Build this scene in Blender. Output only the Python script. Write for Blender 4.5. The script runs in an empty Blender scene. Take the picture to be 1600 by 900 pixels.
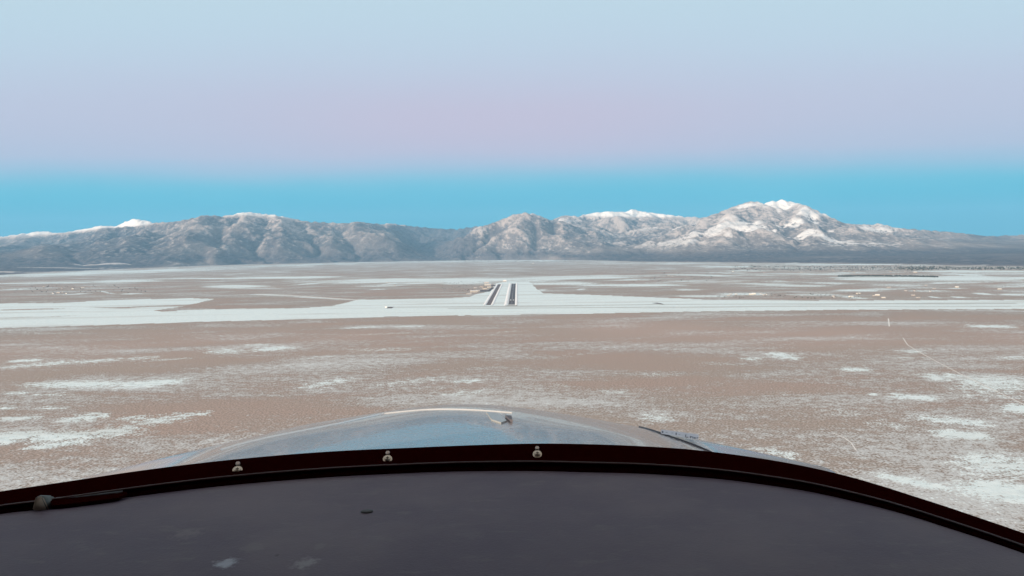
import bpy, bmesh, math, random
import numpy as np

# ------------------------------------------------------------------ camera
F = 1186.0                 # focal length in pixels of a 1600 px wide frame
CAMH = 250.0
PITCH = math.radians(-2.94)
ROLL = math.radians(-0.7)
scene = bpy.context.scene
C = scene.collection

cam_d = bpy.data.cameras.new('camera')
cam = bpy.data.objects.new('camera', cam_d)
C.objects.link(cam)
cam.location = (0, 0, CAMH)
from mathutils import Matrix, Vector
Rm = Matrix.Rotation(math.radians(90) + PITCH, 4, 'X') @ Matrix.Rotation(ROLL, 4, 'Z')
cam.rotation_euler = Rm.to_euler()
cam_d.sensor_width = 36.0
cam_d.lens = 36.0 * F / 1600.0
cam_d.clip_start = 0.02
cam_d.clip_end = 200000
scene.camera = cam

# ------------------------------------------------------------------ world
SUN_EL = math.radians(12)
SUN_AZ = math.radians(226)      # compass style, 0 = +Y (ahead), clockwise: behind, a little to the left
world = bpy.data.worlds.new('World')
scene.world = world
world.use_nodes = True
wn = world.node_tree.nodes; wl = world.node_tree.links
wn.clear()
def L(r, g, b):            # sRGB 0-255 to linear
    f = lambda c: (c / 255 / 12.92) if c / 255 <= 0.04045 else ((c / 255 + 0.055) / 1.055) ** 2.4
    return (f(r), f(g), f(b), 1.0)
wout = wn.new('ShaderNodeOutputWorld')
sky = wn.new('ShaderNodeTexSky'); sky.sky_type = 'NISHITA'; sky.sun_disc = False
sky.sun_elevation = SUN_EL; sky.sun_rotation = SUN_AZ; sky.altitude = 2200; sky.ozone_density = 3.0
bg_a = wn.new('ShaderNodeBackground'); bg_a.inputs[1].default_value = 0.05
wl.new(sky.outputs[0], bg_a.inputs[0])
# anti-twilight arch opposite the low sun: earth-shadow blue, pink belt, pale blue above, by elevation angle
tc = wn.new('ShaderNodeTexCoord')
sep = wn.new('ShaderNodeSeparateXYZ'); wl.new(tc.outputs['Generated'], sep.inputs[0])
asin = wn.new('ShaderNodeMath'); asin.operation = 'ARCSINE'; wl.new(sep.outputs[2], asin.inputs[0])
nz = wn.new('ShaderNodeTexNoise'); nz.inputs['Scale'].default_value = 2.2; nz.inputs['Detail'].default_value = 3
mp = wn.new('ShaderNodeMapping'); mp.inputs['Scale'].default_value = (1, 1, 4)
wl.new(tc.outputs['Generated'], mp.inputs[0]); wl.new(mp.outputs[0], nz.inputs[0])
nm = wn.new('ShaderNodeMath'); nm.operation = 'MULTIPLY_ADD'; nm.inputs[1].default_value = 0.035; nm.inputs[2].default_value = -0.0175
wl.new(nz.outputs[0], nm.inputs[0])
# the arch stands highest at the antisolar point and sinks to either side
ymax = wn.new('ShaderNodeMath'); ymax.operation = 'MAXIMUM'; wl.new(sep.outputs[1], ymax.inputs[0]); ymax.inputs[1].default_value = 0.7
arch = wn.new('ShaderNodeMath'); arch.operation = 'DIVIDE'; wl.new(asin.outputs[0], arch.inputs[0]); wl.new(ymax.outputs[0], arch.inputs[1])
ad = wn.new('ShaderNodeMath'); ad.operation = 'ADD'; wl.new(arch.outputs[0], ad.inputs[0]); wl.new(nm.outputs[0], ad.inputs[1])
nrm = wn.new('ShaderNodeMath'); nrm.operation = 'DIVIDE'; nrm.inputs[1].default_value = math.radians(40)
tilt = wn.new('ShaderNodeMath'); tilt.operation = 'MULTIPLY_ADD'; wl.new(sep.outputs[0], tilt.inputs[0]); tilt.inputs[1].default_value = -0.002
wl.new(ad.outputs[0], tilt.inputs[2]); wl.new(tilt.outputs[0], nrm.inputs[0])
ramp = wn.new('ShaderNodeValToRGB'); cr = ramp.color_ramp; cr.interpolation = 'B_SPLINE'
SKY = [(0.0, (0, 168, 200)), (2.0, (0, 174, 206)), (3.2, (22, 180, 212)), (4.2, (52, 186, 216)), (5.0, (84, 190, 218)), (5.6, (122, 191, 218)), (6.2, (154, 191, 218)), (6.9, (172, 192, 218)),
       (7.4, (182, 192, 217)), (9.2, (190, 194, 217)), (12, (193, 198, 220)), (15, (192, 208, 226)), (19, (191, 215, 229)),
       (26, (196, 210, 222)), (40, (205, 206, 208))]
while len(cr.elements) < len(SKY): cr.elements.new(0.5)
for e, (a, c) in zip(cr.elements, SKY):
    e.position = a / 40.0; e.color = L(*c)
wl.new(nrm.outputs[0], ramp.inputs[0])
SKY_K = 0.64
bg_b = wn.new('ShaderNodeBackground'); bg_b.inputs[1].default_value = SKY_K
# the belt is pinkest straight ahead, paler and bluer to either side
azn = wn.new('ShaderNodeMath'); azn.operation = 'ARCTAN2'; wl.new(sep.outputs[0], azn.inputs[0]); wl.new(sep.outputs[1], azn.inputs[1])
def wmath(op, a_, b_):
    n_ = wn.new('ShaderNodeMath'); n_.operation = op
    for i_, v_ in enumerate((a_, b_)):
        if isinstance(v_, bpy.types.NodeSocket): wl.new(v_, n_.inputs[i_])
        else: n_.inputs[i_].default_value = v_
    return n_.outputs[0]
def wbump(v_, c_, w_): return wmath('DIVIDE', 1.0, wmath('ADD', 1.0, wmath('POWER', wmath('ABSOLUTE', wmath('DIVIDE', wmath('SUBTRACT', v_, c_), w_), 0), 3.0)))
pink = wmath('MULTIPLY', wbump(azn.outputs[0], math.radians(-1), math.radians(17)), wbump(ad.outputs[0], math.radians(9.3), math.radians(2.8)))
pmix = wn.new('ShaderNodeMix'); pmix.data_type = 'RGBA'; wl.new(wmath('MULTIPLY', pink, .50), pmix.inputs[0])
wl.new(ramp.outputs[0], pmix.inputs[6]); pmix.inputs[7].default_value = L(207, 184, 207)
wl.new(pmix.outputs[2], bg_b.inputs[0])
addw = wn.new('ShaderNodeAddShader')
# the Nishita sky only matters on the sunward side behind the aeroplane
mixw = wn.new('ShaderNodeMixShader')
mr = wn.new('ShaderNodeMapRange'); mr.inputs[1].default_value = 0.15; mr.inputs[2].default_value = -0.9
wl.new(sep.outputs[1], mr.inputs[0]); wl.new(mr.outputs[0], mixw.inputs[0])
wl.new(bg_b.outputs[0], mixw.inputs[1])
bg_c = wn.new('ShaderNodeBackground'); bg_c.inputs[0].default_value = L(236, 214, 190); bg_c.inputs[1].default_value = 0.45
wl.new(bg_a.outputs[0], addw.inputs[0]); wl.new(bg_c.outputs[0], addw.inputs[1])
wl.new(addw.outputs[0], mixw.inputs[2])
wl.new(mixw.outputs[0], wout.inputs[0])

# ------------------------------------------------------------------ sun
sd = bpy.data.lights.new('sun', 'SUN'); sd.energy = 4.3; sd.angle = math.radians(1.0); sd.color = (1.0, 0.80, 0.62)
so = bpy.data.objects.new('sun', sd); C.objects.link(so)
sdir = Vector((math.sin(SUN_AZ) * math.cos(SUN_EL), math.cos(SUN_AZ) * math.cos(SUN_EL), math.sin(SUN_EL)))
so.rotation_euler = sdir.to_track_quat('Z', 'Y').to_euler()
so.location = (0, 0, 3000)

scene.view_settings.view_transform = 'Standard'
scene.view_settings.look = 'None'
scene.view_settings.gamma = 1.0
scene.view_settings.exposure = 0.72
scene.render.engine = 'CYCLES'
scene.cycles.max_bounces = 6
scene.cycles.transparent_max_bounces = 12
scene.cycles.volume_bounces = 1

# ------------------------------------------------------------------ helpers
R3 = np.array(Rm.to_3x3())
def ray(px, py):
    v = np.array([(px - 800) / F, -(py - 450) / F, -1.0])
    return R3 @ v
def gnd(px, py, z=0.0):                 # where the sight line meets the level z
    d = ray(px, py); t = (z - CAMH) / d[2]
    return np.array([d[0] * t, d[1] * t])
def at(px, py, Y):                      # a point at forward distance Y
    d = ray(px, py); t = Y / d[1]
    return np.array([d[0] * t, Y, CAMH + d[2] * t])
def zon(px, Y, py):
    return at(px, py, Y)[2]

def tag(o, label=None, cat=None, group=None, kind=None):
    if label: o['label'] = label
    if cat: o['category'] = cat
    if group: o['group'] = group
    if kind: o['kind'] = kind
    return o
def empty(name, loc):
    o = bpy.data.objects.new(name, None); C.objects.link(o); o.location = loc; o.empty_display_size = 0.2
    return o
def mesh_obj(name, verts, faces, mat, parent=None, smooth=False, loc=None):
    me = bpy.data.meshes.new(name)
    me.from_pydata([tuple(map(float, v)) for v in verts], [], [tuple(f) for f in faces])
    me.update()
    if smooth:
        me.polygons.foreach_set('use_smooth', [True] * len(me.polygons))
    me.materials.append(mat)
    o = bpy.data.objects.new(name, me); C.objects.link(o)
    if parent: o.parent = parent
    if loc is not None: o.location = loc
    return o
def bm_obj(name, bm, mat, parent=None, smooth=False, loc=None):
    me = bpy.data.meshes.new(name); bmesh.ops.recalc_face_normals(bm, faces=bm.faces[:]); bm.to_mesh(me); bm.free()
    if smooth: me.polygons.foreach_set('use_smooth', [True] * len(me.polygons))
    me.materials.append(mat)
    o = bpy.data.objects.new(name, me); C.objects.link(o)
    if parent: o.parent = parent
    if loc is not None: o.location = loc
    return o
def grid_mesh(name, X, Y, Z, mat, attrs={}, wrap=False):
    ny, nx = X.shape
    me = bpy.data.meshes.new(name)
    co = np.stack([X, Y, Z], -1).reshape(-1, 3).astype(np.float32)
    idx = np.arange(ny * nx).reshape(ny, nx)
    if wrap: idx = np.concatenate([idx, idx[:, :1]], 1)
    q = np.stack([idx[:-1, :-1], idx[:-1, 1:], idx[1:, 1:], idx[1:, :-1]], -1).reshape(-1, 4)
    me.vertices.add(len(co)); me.vertices.foreach_set('co', co.ravel())
    me.loops.add(q.size); me.loops.foreach_set('vertex_index', q.ravel().astype(np.int32))
    me.polygons.add(len(q))
    me.polygons.foreach_set('loop_start', np.arange(0, q.size, 4, dtype=np.int32))
    me.polygons.foreach_set('use_smooth', np.ones(len(q), bool))
    me.update(calc_edges=True)
    for k, v in attrs.items():
        a = me.attributes.new(k, 'FLOAT', 'POINT'); a.data.foreach_set('value', v.astype(np.float32).ravel())
    me.materials.append(mat)
    o = bpy.data.objects.new(name, me); C.objects.link(o)
    return o

rng = np.random.RandomState(7)
_tab = rng.rand(8, 256, 256)
def vnoise(x, y, seed=0):
    t = _tab[seed % 8]
    xi = np.floor(x).astype(int); yi = np.floor(y).astype(int)
    fx = x - xi; fy = y - yi
    fx = fx * fx * fx * (fx * (fx * 6 - 15) + 10); fy = fy * fy * fy * (fy * (fy * 6 - 15) + 10)
    g = lambda a, b: t[a & 255, b & 255]
    return (g(xi, yi) * (1 - fx) + g(xi + 1, yi) * fx) * (1 - fy) + (g(xi, yi + 1) * (1 - fx) + g(xi + 1, yi + 1) * fx) * fy
def fbm(x, y, o=5, seed=0, rough=0.5, ridged=False):
    s = 0; a = 1; n = 0
    for i in range(o):
        v = vnoise(x * 2 ** i + 17.3 * i, y * 2 ** i - 9.1 * i, seed + i)
        if ridged: v = 1 - np.abs(2 * v - 1)
        s = s + a * v; n += a; a *= rough
    return s / n

class NT:                                # small shader-tree builder
    def __init__(s, name):
        s.m = bpy.data.materials.new(name); s.m.use_nodes = True
        s.n = s.m.node_tree.nodes; s.l = s.m.node_tree.links
        s.p = s.n['Principled BSDF']; s.out = s.n['Material Output']
    def set(s, node, i, v):
        if isinstance(v, bpy.types.NodeSocket): s.l.new(v, node.inputs[i])
        elif v is not None: node.inputs[i].default_value = v
    def node(s, t, **k):
        n = s.n.new(t)
        for a, b in k.items(): setattr(n, a, b)
        return n
    def math(s, op, a, b=None, c=None, clamp=False):
        n = s.node('ShaderNodeMath', operation=op, use_clamp=clamp)
        s.set(n, 0, a); s.set(n, 1, b)
        if c is not None: s.set(n, 2, c)
        return n.outputs[0]
    def pos(s):
        return s.node('ShaderNodeNewGeometry').outputs['Position']
    def mapping(s, v, scale=(1, 1, 1), rot=(0, 0, 0), loc=(0, 0, 0)):
        n = s.node('ShaderNodeMapping'); s.set(n, 0, v)
        n.inputs['Scale'].default_value = scale; n.inputs['Rotation'].default_value = rot; n.inputs['Location'].default_value = loc
        return n.outputs[0]
    def noise(s, v, scale=1, detail=4, rough=0.55, dist=0):
        n = s.node('ShaderNodeTexNoise'); s.set(n, 'Vector', v)
        n.inputs['Scale'].default_value = scale; n.inputs['Detail'].default_value = detail
        n.inputs['Roughness'].default_value = rough; n.inputs['Distortion'].default_value = dist
        return n.outputs[0]
    def rng(s, v, a, b, c=0.0, d=1.0, smooth=True):
        n = s.node('ShaderNodeMapRange')
        if smooth: n.interpolation_type = 'SMOOTHSTEP'
        s.set(n, 0, v); s.set(n, 1, a); s.set(n, 2, b); s.set(n, 3, c); s.set(n, 4, d)
        return n.outputs[0]
    def mix(s, f, a, b):
        n = s.node('ShaderNodeMix', data_type='RGBA')
        s.set(n, 0, f)
        for i, v in ((6, a), (7, b)):
            if isinstance(v, bpy.types.NodeSocket): s.l.new(v, n.inputs[i])
            else: n.inputs[i].default_value = tuple(v) + ((1,) if len(v) == 3 else ())
        return n.outputs[2]
    def attr(s, name):
        n = s.node('ShaderNodeAttribute', attribute_name=name); return n.outputs['Fac']
    def bump(s, h, dist, strength=1.0):
        n = s.node('ShaderNodeBump'); n.inputs['Strength'].default_value = strength
        n.inputs['Distance'].default_value = dist; s.l.new(h, n.inputs['Height'])
        s.l.new(n.outputs[0], s.p.inputs['Normal'])
def simple(name, col, rough=0.6, metal=0.0, nscale=0, namt=0.15, **kw):
    t = NT(name)
    t.p.inputs['Roughness'].default_value = rough; t.p.inputs['Metallic'].default_value = metal
    if nscale:
        v = t.noise(t.pos(), nscale, 4)
        c0 = tuple(c * (1 - namt) for c in col); c1 = tuple(min(1, c * (1 + namt)) for c in col)
        t.l.new(t.mix(v, c0, c1), t.p.inputs['Base Color'])
    else:
        t.p.inputs['Base Color'].default_value = tuple(col) + (1,)
    for k, v in kw.items(): t.p.inputs[k].default_value = v
    return t.m

# ------------------------------------------------------------------ ground
def ground_mat():
    t = NT('sagebrush_plain')
    P = t.pos()
    a = t.attr('snow')
    bare = t.attr('bare')
    # drifting streaks of old snow, broken up from hundreds of metres to single bushes
    P1 = t.mapping(P, (0.62, 1.5, 1), (0, 0, math.radians(-8)))
    n1 = t.noise(P1, 1 / 320.0, 10, 0.60, 0.3)
    n2 = t.noise(t.mapping(P, (1, 1.1, 1), (0, 0, 0.3)), 1 / 16.0, 4, 0.62)
    n3 = t.noise(P, 1 / 3.2, 3, 0.6)
    n4 = t.noise(t.mapping(P, (1, 2.2, 1), (0, 0, 0.12)), 1 / 1400.0, 4, 0.55)
    k = t.math('ADD', a, t.math('MULTIPLY', t.math('SUBTRACT', n1, 0.5), 1.9))
    k = t.math('ADD', k, t.math('MULTIPLY', t.math('SUBTRACT', n2, 0.5), 2.2))
    k = t.math('ADD', k, t.math('MULTIPLY', t.math('SUBTRACT', n3, 0.5), 2.7))
    snow = t.rng(k, 0.50, 0.85)
    # light dusting between the bushes
    d = t.math('ADD', t.math('MULTIPLY', n2, 1.3), t.math('MULTIPLY', n3, 1.7))
    d = t.math('ADD', d, t.math('MULTIPLY', t.math('SUBTRACT', n1, 0.5), 2.1))
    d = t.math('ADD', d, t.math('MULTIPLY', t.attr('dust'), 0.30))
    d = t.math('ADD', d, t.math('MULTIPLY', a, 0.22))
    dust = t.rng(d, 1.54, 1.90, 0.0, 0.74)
    earth = t.mix(t.rng(n4, 0.38, 0.62), (0.475, 0.350, 0.300), (0.435, 0.362, 0.315))
    earth = t.mix(t.rng(n1, 0.35, 0.65), earth, (0.370, 0.312, 0.284))
    bush = t.rng(n3, 0.36, 0.60)
    earth = t.mix(bush, (0.250, 0.212, 0.180), earth)
    earth = t.mix(t.math('MULTIPLY', bare, 0.85), earth, (0.445, 0.337, 0.292))
    s_tone = t.mix(t.rng(n2, 0.3, 0.7), (0.66, 0.77, 0.79), (0.78, 0.86, 0.87))
    n5 = t.noise(t.mapping(P, (.22, 1.6, 1), (0, 0, -.03)), 1 / 260.0, 6, 0.65)
    s_tone = t.mix(t.rng(n5, .50, .64, 0, .55), s_tone, (0.50, 0.50, 0.48))
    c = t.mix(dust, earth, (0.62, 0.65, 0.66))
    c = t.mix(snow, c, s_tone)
    t.l.new(c, t.p.inputs['Base Color'])
    t.p.inputs['Roughness'].default_value = 0.95
    t.p.inputs['Specular IOR Level'].default_value = 0.15
    t.bump(t.math('ADD', n3, t.math('MULTIPLY', n2, 1.5)), 0.9, 0.55)
    return t.m

BL = [  # snow patches: x0,y0,x1,y1,thickness,strength
 (-30,694,60,674,14,1),(50,685,150,677,13,1),(130,682,230,664,14,1),(205,664,300,648,15,1),(270,650,330,645,9,1),(180,655,240,650,7,.9),
 (100,657,170,648,9,1),(0,655,60,652,5,.9),(40,701,130,690,6,1),(190,682,240,672,5,.7),
 (45,600,180,600,8,.85),(195,602,285,594,8,.85),(0,574,110,566,5,.8),(110,567,200,560,5,.8),(195,561,255,557,5,.9),(230,563,300,560,3,.9),
 (325,552,370,546,9,.7),(400,549,450,541,7,.7),(470,606,545,592,7,.7),(15,564,60,563,4,.9),(10,614,40,614,4,.8),(50,617,110,617,3,.7),(-5,638,20,638,4,.8),(60,638,110,637,4,.6),
 (536,513,590,510,2.5,.6),(620,510,660,509,2,.6),(540,524,640,520,2,.6),(550,548,640,545,5,.6),(710,597,750,594,5,.75),(700,617,760,610,8,.5),
 (590,603,700,588,7,.4),(770,520,820,516,2,.6),(850,560,930,550,4,.35),(470,560,520,557,3,.4),(380,540,420,538,4,.5),
 (860,600,890,604,4,.6),(930,610,990,614,7,.5),(1000,585,1060,590,6,.45),(1080,565,1150,570,5,.4),
 (1515,509,1585,511,4,.9),(1312,577,1358,578,5,.9),(1400,548,1440,550,4,.7),(1395,556,1422,560,5,.6),(1440,588,1500,586,9,.6),(1450,591,1480,592,5,.9),
 (1208,550,1242,562,12,.8),(1155,560,1190,562,5,.7),(1500,598,1600,606,22,.7),(1570,635,1620,641,11,1),(1395,618,1460,623,6,.95),(1355,615,1375,618,3,.9),
 (1430,652,1540,663,8,.8),(1460,675,1545,684,10,1),(1350,660,1420,668,8,.5),(1500,715,1620,735,30,.72),(1510,752,1620,778,26,.85),(1370,742,1480,764,8,.8),
 (1000,650,1045,657,12,.6),(1180,700,1260,718,10,.6),(1270,640,1340,646,7,.45),(1200,610,1250,614,5,.45),(1330,760,1420,790,10,.5),(1560,560,1620,560,5,.5),
 # beyond the airfield
 (1325,435,1580,435,5,1.1),(1450,424,1620,424.5,2,.9),(1570,434,1630,435,3,.9),(1140,423,1200,423.5,2,.8),(1195,427,1300,429,4,.6),(1125,440,1165,438.5,2,.8),(1160,443,1220,444,1.5,.7),
 (1220,446,1285,447,2,.8),(1310,453,1370,454,2.2,.95),(1128,460,1200,460,3,.9),(1235,461,1310,460,3,.8),(1318,463,1348,467,4,.9),(1350,451,1400,453,4,.6),
 (1425,455,1480,454,3,.6),(1488,450,1502,451,2,1.1),(1525,459,1545,459,2.2,1.1),(1454,464,1463,464,1.8,1.1),(1488,464,1505,464,1.8,.9),(1565,460,1600,461,2,.8),
 (815,434,970,433,4,.85),(820,443,922,443,3.2,1),(970,437,1015,438,3,.8),(925,445.5,1065,446,1.6,1),(900,432,1030,431,1.5,.7),(1060,429,1140,431,2,.8),
 (1050,439,1140,440,2,.7),(840,453,854,453,2,.8),(903,452,914,452,1.7,.8),(1060,453,1095,453,2,.7),(1065,463,1140,463,2.6,.9),(1085,416,1160,418,2,.5),(1200,418,1330,419,2,.5),
 (520,439,835,437,5,1.0),(370,434,523,433,2.6,1.1),(295,435,358,435,1.6,.9),(335,449,400,446,4.5,1.1),(455,446,520,440,1.8,.8),(400,460,450,461.5,1.8,.95),(465,464,545,468,1.8,.85),
 (560,447,618,447,2.2,.8),(603,443.5,616,443.5,2.4,1.1),(580,452,600,452,1.6,.6),(370,475,480,471,2,.5),(700,444,760,441,3,.9),
 (0,443,150,441,2,.9),(150,441,232,438,3,1.1),(235,436,320,435,1.6,.9),(0,432,320,420,4.5,.85),(320,419,560,411,3,.5),(12,453,40,451,3,.7),(118,459,132,459,2,.9),(158,455,176,459,2,.9),(195,460,212,458,2,.8),
 (560,410,900,406,3,.55),(900,411,1150,412,2,.4),(1150,412,1450,414,2,.5),
 (60,520,160,519,1.5,.3),(200,530,330,522,1.5,.35),
]
NEG = [(-10,484.5,110,482,1.6,1.4),(-10,498,50,495,3,.8),(60,496,135,492,1.7,1),(140,480,200,481.5,1.7,1.3),(195,480,300,477,2,1.4),(250,489,300,487,1.5,.9),(330,470,470,478,9,.3)]
POLY = [(-60,515),(0,512),(160,508),(300,503),(530,497),(620,494),(800,492),(1000,488.5),(1130,486),(1320,484),(1600,482.5),(1720,482),
        (1720,468),(1600,469),(1420,469),(1320,470),(1120,469),(1040,465.5),(930,461),(848,458.5),(842,454),(836,449),(831,444),(826,440),(790,440),(776,443),(771,448),(767,455),
        (748,459),(733,464),(700,466),(560,468.5),(545,472),(520,478),(470,481.5),(360,482.5),(300,484),(255,487),(240,485),(290,478),(335,467),(300,466),(200,468),(100,473),(0,474),(-60,474)]

def inside(X, Y, poly):
    r = np.zeros(X.shape, bool); n = len(poly)
    for i in range(n):
        x0, y0 = poly[i]; x1, y1 = poly[(i + 1) % n]
        c = ((y0 > Y) != (y1 > Y)) & (X < (x1 - x0) * (Y - y0) / (y1 - y0 + 1e-9) + x0)
        r ^= c
    return r

def build_ground():
    ph = np.arctan(np.arange(-960, 961, 2.0) / F)
    side = np.radians(np.arange(43, 318, 6.0))
    az = np.concatenate([ph, side])
    yy = np.concatenate([np.arange(8.2, 9, 0.4), np.arange(9, 140, 0.75), np.arange(140, 480, 2.0), np.arange(480, 900, 10)])
    r = np.concatenate([CAMH * F / yy, [250, 150, 60, 0.5]])
    A, Rr = np.meshgrid(az, r)
    X = Rr * np.sin(A); Y = Rr * np.cos(A)
    s = np.zeros(X.shape)
    front = (Y > 200)
    def add(b, sgn):
        nonlocal s
        x0, y0, x1, y1, th, st = b
        p0 = gnd(x0, y0); p1 = gnd(x1, y1); c = (p0 + p1) / 2; d = p1 - p0; Lh = np.linalg.norm(d) / 2; u = d / (2 * Lh)
        ym = (y0 + y1) / 2
        w = np.linalg.norm(gnd((x0 + x1) / 2, ym - th / 2) - gnd((x0 + x1) / 2, ym + th / 2)) / 2
        # width measured across the streak, corrected for the angle to the sight line
        rad = c / np.linalg.norm(c); w = max(w * abs(rad[0] * -u[1] + rad[1] * u[0]), 6)
        dx = X - c[0]; dy = Y - c[1]
        al = np.abs(dx * u[0] + dy * u[1]) / (Lh * 1.08); ac = np.abs(-dx * u[1] + dy * u[0]) / (w * 1.15)
        q = np.sqrt(al ** 4 + ac ** 2)
        v = (.80 * np.clip(1.2 - q * 0.75, 0, 1) + .20 * np.clip(1.9 - q * .7, 0, 1)) * st * (1.3 if ym < 472 else 1.12)
        v[q > 2.8] = 0
        s = np.maximum(s, v * 1.0) if sgn > 0 else s - v
    for b in BL: add(b, 1)
    P = [gnd(*p) for p in POLY]
    wob = 14
    ins = inside(X + (fbm(X / 130, Y / 130, 4, 1) - .5) * wob, Y + (fbm(X / 130, Y / 130, 4, 2) - .5) * wob * 2, P) & front
    s[ins] = 1.9
    dist = np.hypot(X, Y); pxg = 800 + X / np.maximum(Y, 1) * F
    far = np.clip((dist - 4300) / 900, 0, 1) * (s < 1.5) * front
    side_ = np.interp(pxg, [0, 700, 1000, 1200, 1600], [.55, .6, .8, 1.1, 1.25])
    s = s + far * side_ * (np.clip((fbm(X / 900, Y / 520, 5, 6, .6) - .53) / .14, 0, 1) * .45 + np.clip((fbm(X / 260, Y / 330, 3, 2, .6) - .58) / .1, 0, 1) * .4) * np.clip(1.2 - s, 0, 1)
    for b in NEG: add(b, -1)
    # faint far-field cover and dusting gets denser close by
    dist = np.hypot(X, Y)
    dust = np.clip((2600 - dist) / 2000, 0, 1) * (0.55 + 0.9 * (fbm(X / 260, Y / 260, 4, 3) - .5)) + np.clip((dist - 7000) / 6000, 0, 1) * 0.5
    # the brown strip right in front of the airfield has hardly any snow
    px_bare = np.clip(1 - np.abs(dist - 2300) / 700, 0, 1) * (0.6 + 1.2 * (fbm(X / 400, Y / 400, 3, 5) - .5))
    px_bare = np.clip(px_bare, 0, 1)
    s = s - px_bare * 0.10 * (s < .3)
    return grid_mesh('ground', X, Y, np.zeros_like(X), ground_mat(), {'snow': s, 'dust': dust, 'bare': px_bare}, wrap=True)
g = build_ground(); tag(g, kind='structure')

# ------------------------------------------------------------------ mountains
def mountain_mat():
    t = NT('forested_mountain_snow')
    P = t.pos()
    sn = t.attr('snow'); wd = t.attr('wood')
    n1 = t.noise(t.mapping(P, (1, .30, .9), (0, 0, .3)), 1 / 430.0, 8, 0.68)
    n2 = t.noise(t.mapping(P, (1, .5, 1)), 1 / 75.0, 5, 0.68)
    k = t.math('ADD', sn, t.math('MULTIPLY', t.math('SUBTRACT', n1, 0.5), 1.5))
    k = t.math('ADD', k, t.math('MULTIPLY', t.math('SUBTRACT', n2, 0.5), 2.3))
    f = t.rng(k, 0.22, 0.80, 0.0, 1.0)
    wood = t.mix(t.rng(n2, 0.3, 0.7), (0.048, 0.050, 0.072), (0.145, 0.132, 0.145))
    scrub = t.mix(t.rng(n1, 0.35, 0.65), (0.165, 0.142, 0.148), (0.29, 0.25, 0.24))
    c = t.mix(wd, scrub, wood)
    cp = t.attr('cap')
    f = t.math('MULTIPLY', f, t.math('MULTIPLY_ADD', cp, .95, .12), clamp=True)
    c = t.mix(f, c, t.mix(t.rng(cp, .45, .85), (0.60, 0.52, 0.485), (0.86, 0.83, 0.81)))
    t.l.new(c, t.p.inputs['Base Color'])
    t.p.inputs['Roughness'].default_value = 0.95; t.p.inputs['Specular IOR Level'].default_value = 0.1
    t.bump(n2, 30, 1.0)
    return t.m

RIDGES = [
 [(-260,380,25),(-100,374,27),(0,370,26),(50,363,25),(64,361,25),(95,364,25),(130,358,24),(160,352,23),(200,344,23),(218,342,23),(235,347,22),(275,346,20.5)],
 [(60,392,17.5),(110,376,18),(180,354,19.5),(250,348,19.5),(300,341,19),(320,336,19),(348,338,19.4),(385,331,20),(410,334,20.3),(430,336,20.5),(480,346,21),(540,349,21),(557,346,22),(590,350,22.5),(612,349,22.5)],
 [(612,350,24),(640,353,26.5),(680,357,27),(715,358,27),(735,355,27),(760,357,26)],
 [(250,348,19.5),(215,366,17),(190,386,15)],
 [(320,336,19),(300,362,16.8),(270,388,14.5)],
 [(385,331,20),(375,352,18),(345,376,15.8),(330,392,14.5)],
 [(430,336,20.5),(450,362,17.5),(440,386,15.3)],
 [(480,346,21),(510,364,18.5),(520,388,16)],
 [(557,346,22),(572,362,19),(590,364,18),(600,382,16.6),(590,398,15.6)],
 [(612,349,22.5),(632,370,19.6),(645,394,17)],
 [(672,396,16.5),(690,378,17.5),(715,362,18.3),(760,352,19.3),(782,344,19.8),(800,336,20),(818,332.5,20),(835,334,20),(850,340,20.5),(866,345,21)],
 [(715,362,18.3),(735,378,17),(745,396,15.8)],
 [(818,333,20),(806,358,18),(796,390,16)],
 [(835,335,20),(862,360,18.4),(880,388,16.4)],
 [(850,340,24.5),(870,339,24),(885,336.5,24),(900,338,24),(930,332,25),(950,330.5,25),(975,331,25),(990,326.5,25.5),(1000,330,25.5),(1015,332,25.5),(1040,335,25.5),(1070,338.5,25.5),(1100,339,25.5),(1140,345,25)],
 [(885,337,24),(915,356,21),(935,386,17)],
 [(950,331,25),(960,352,21.5),(985,368,19.4),(1000,390,17)],
 [(1015,332,25.5),(1030,350,22),(1050,368,19)],
 [(1000,378,17.5),(1050,360,18.6),(1075,351,19.2),(1100,340,19.8),(1120,333,20),(1140,325,20),(1160,318,20),(1175,314,20),(1190,317,20.3),(1205,315,21),(1222,312,21),(1240,316,20.9),(1258,320,20.6),(1275,328,20.3),(1290,335,20),(1305,342,19.8),(1320,349,19.6),(1350,351,20),(1378,349.5,20),(1400,356,20),(1440,359,20),(1480,362,20),(1520,366,20),(1540,369,21),(1600,367,22),(1700,362,22),(1860,366,22)],
 [(1140,325,20),(1100,350,17.8),(1070,384,15.8)],
 [(1175,314,20),(1160,340,18),(1135,362,16.6),(1120,390,15)],
 [(1190,317,20.3),(1205,345,17.8),(1190,366,16.3),(1200,392,14.8)],
 [(1240,316,20.9),(1245,340,18.2),(1262,362,16.4),(1255,392,14.6)],
 [(1275,328,20.3),(1310,352,17.6),(1318,372,16),(1330,394,14.6)],
 [(1320,349,19.6),(1370,366,17.4),(1400,390,15)],
 [(1378,350,20),(1430,370,17.6),(1470,394,15)],
 [(1480,362,20),(1510,378,17.5),(1530,398,15)],
 [(1600,367,22),(1600,384,18),(1610,400,15)],
 [(50,363,25),(30,380,21),(10,396,17)],
 [(110,376,18),(60,398,14)],
]
EDGE = [(-300,440),(0,430),(160,422),(320,415),(560,410),(700,407.5),(860,406),(1000,409),(1200,411),(1400,413),(1600,417),(1900,428)]

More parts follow.
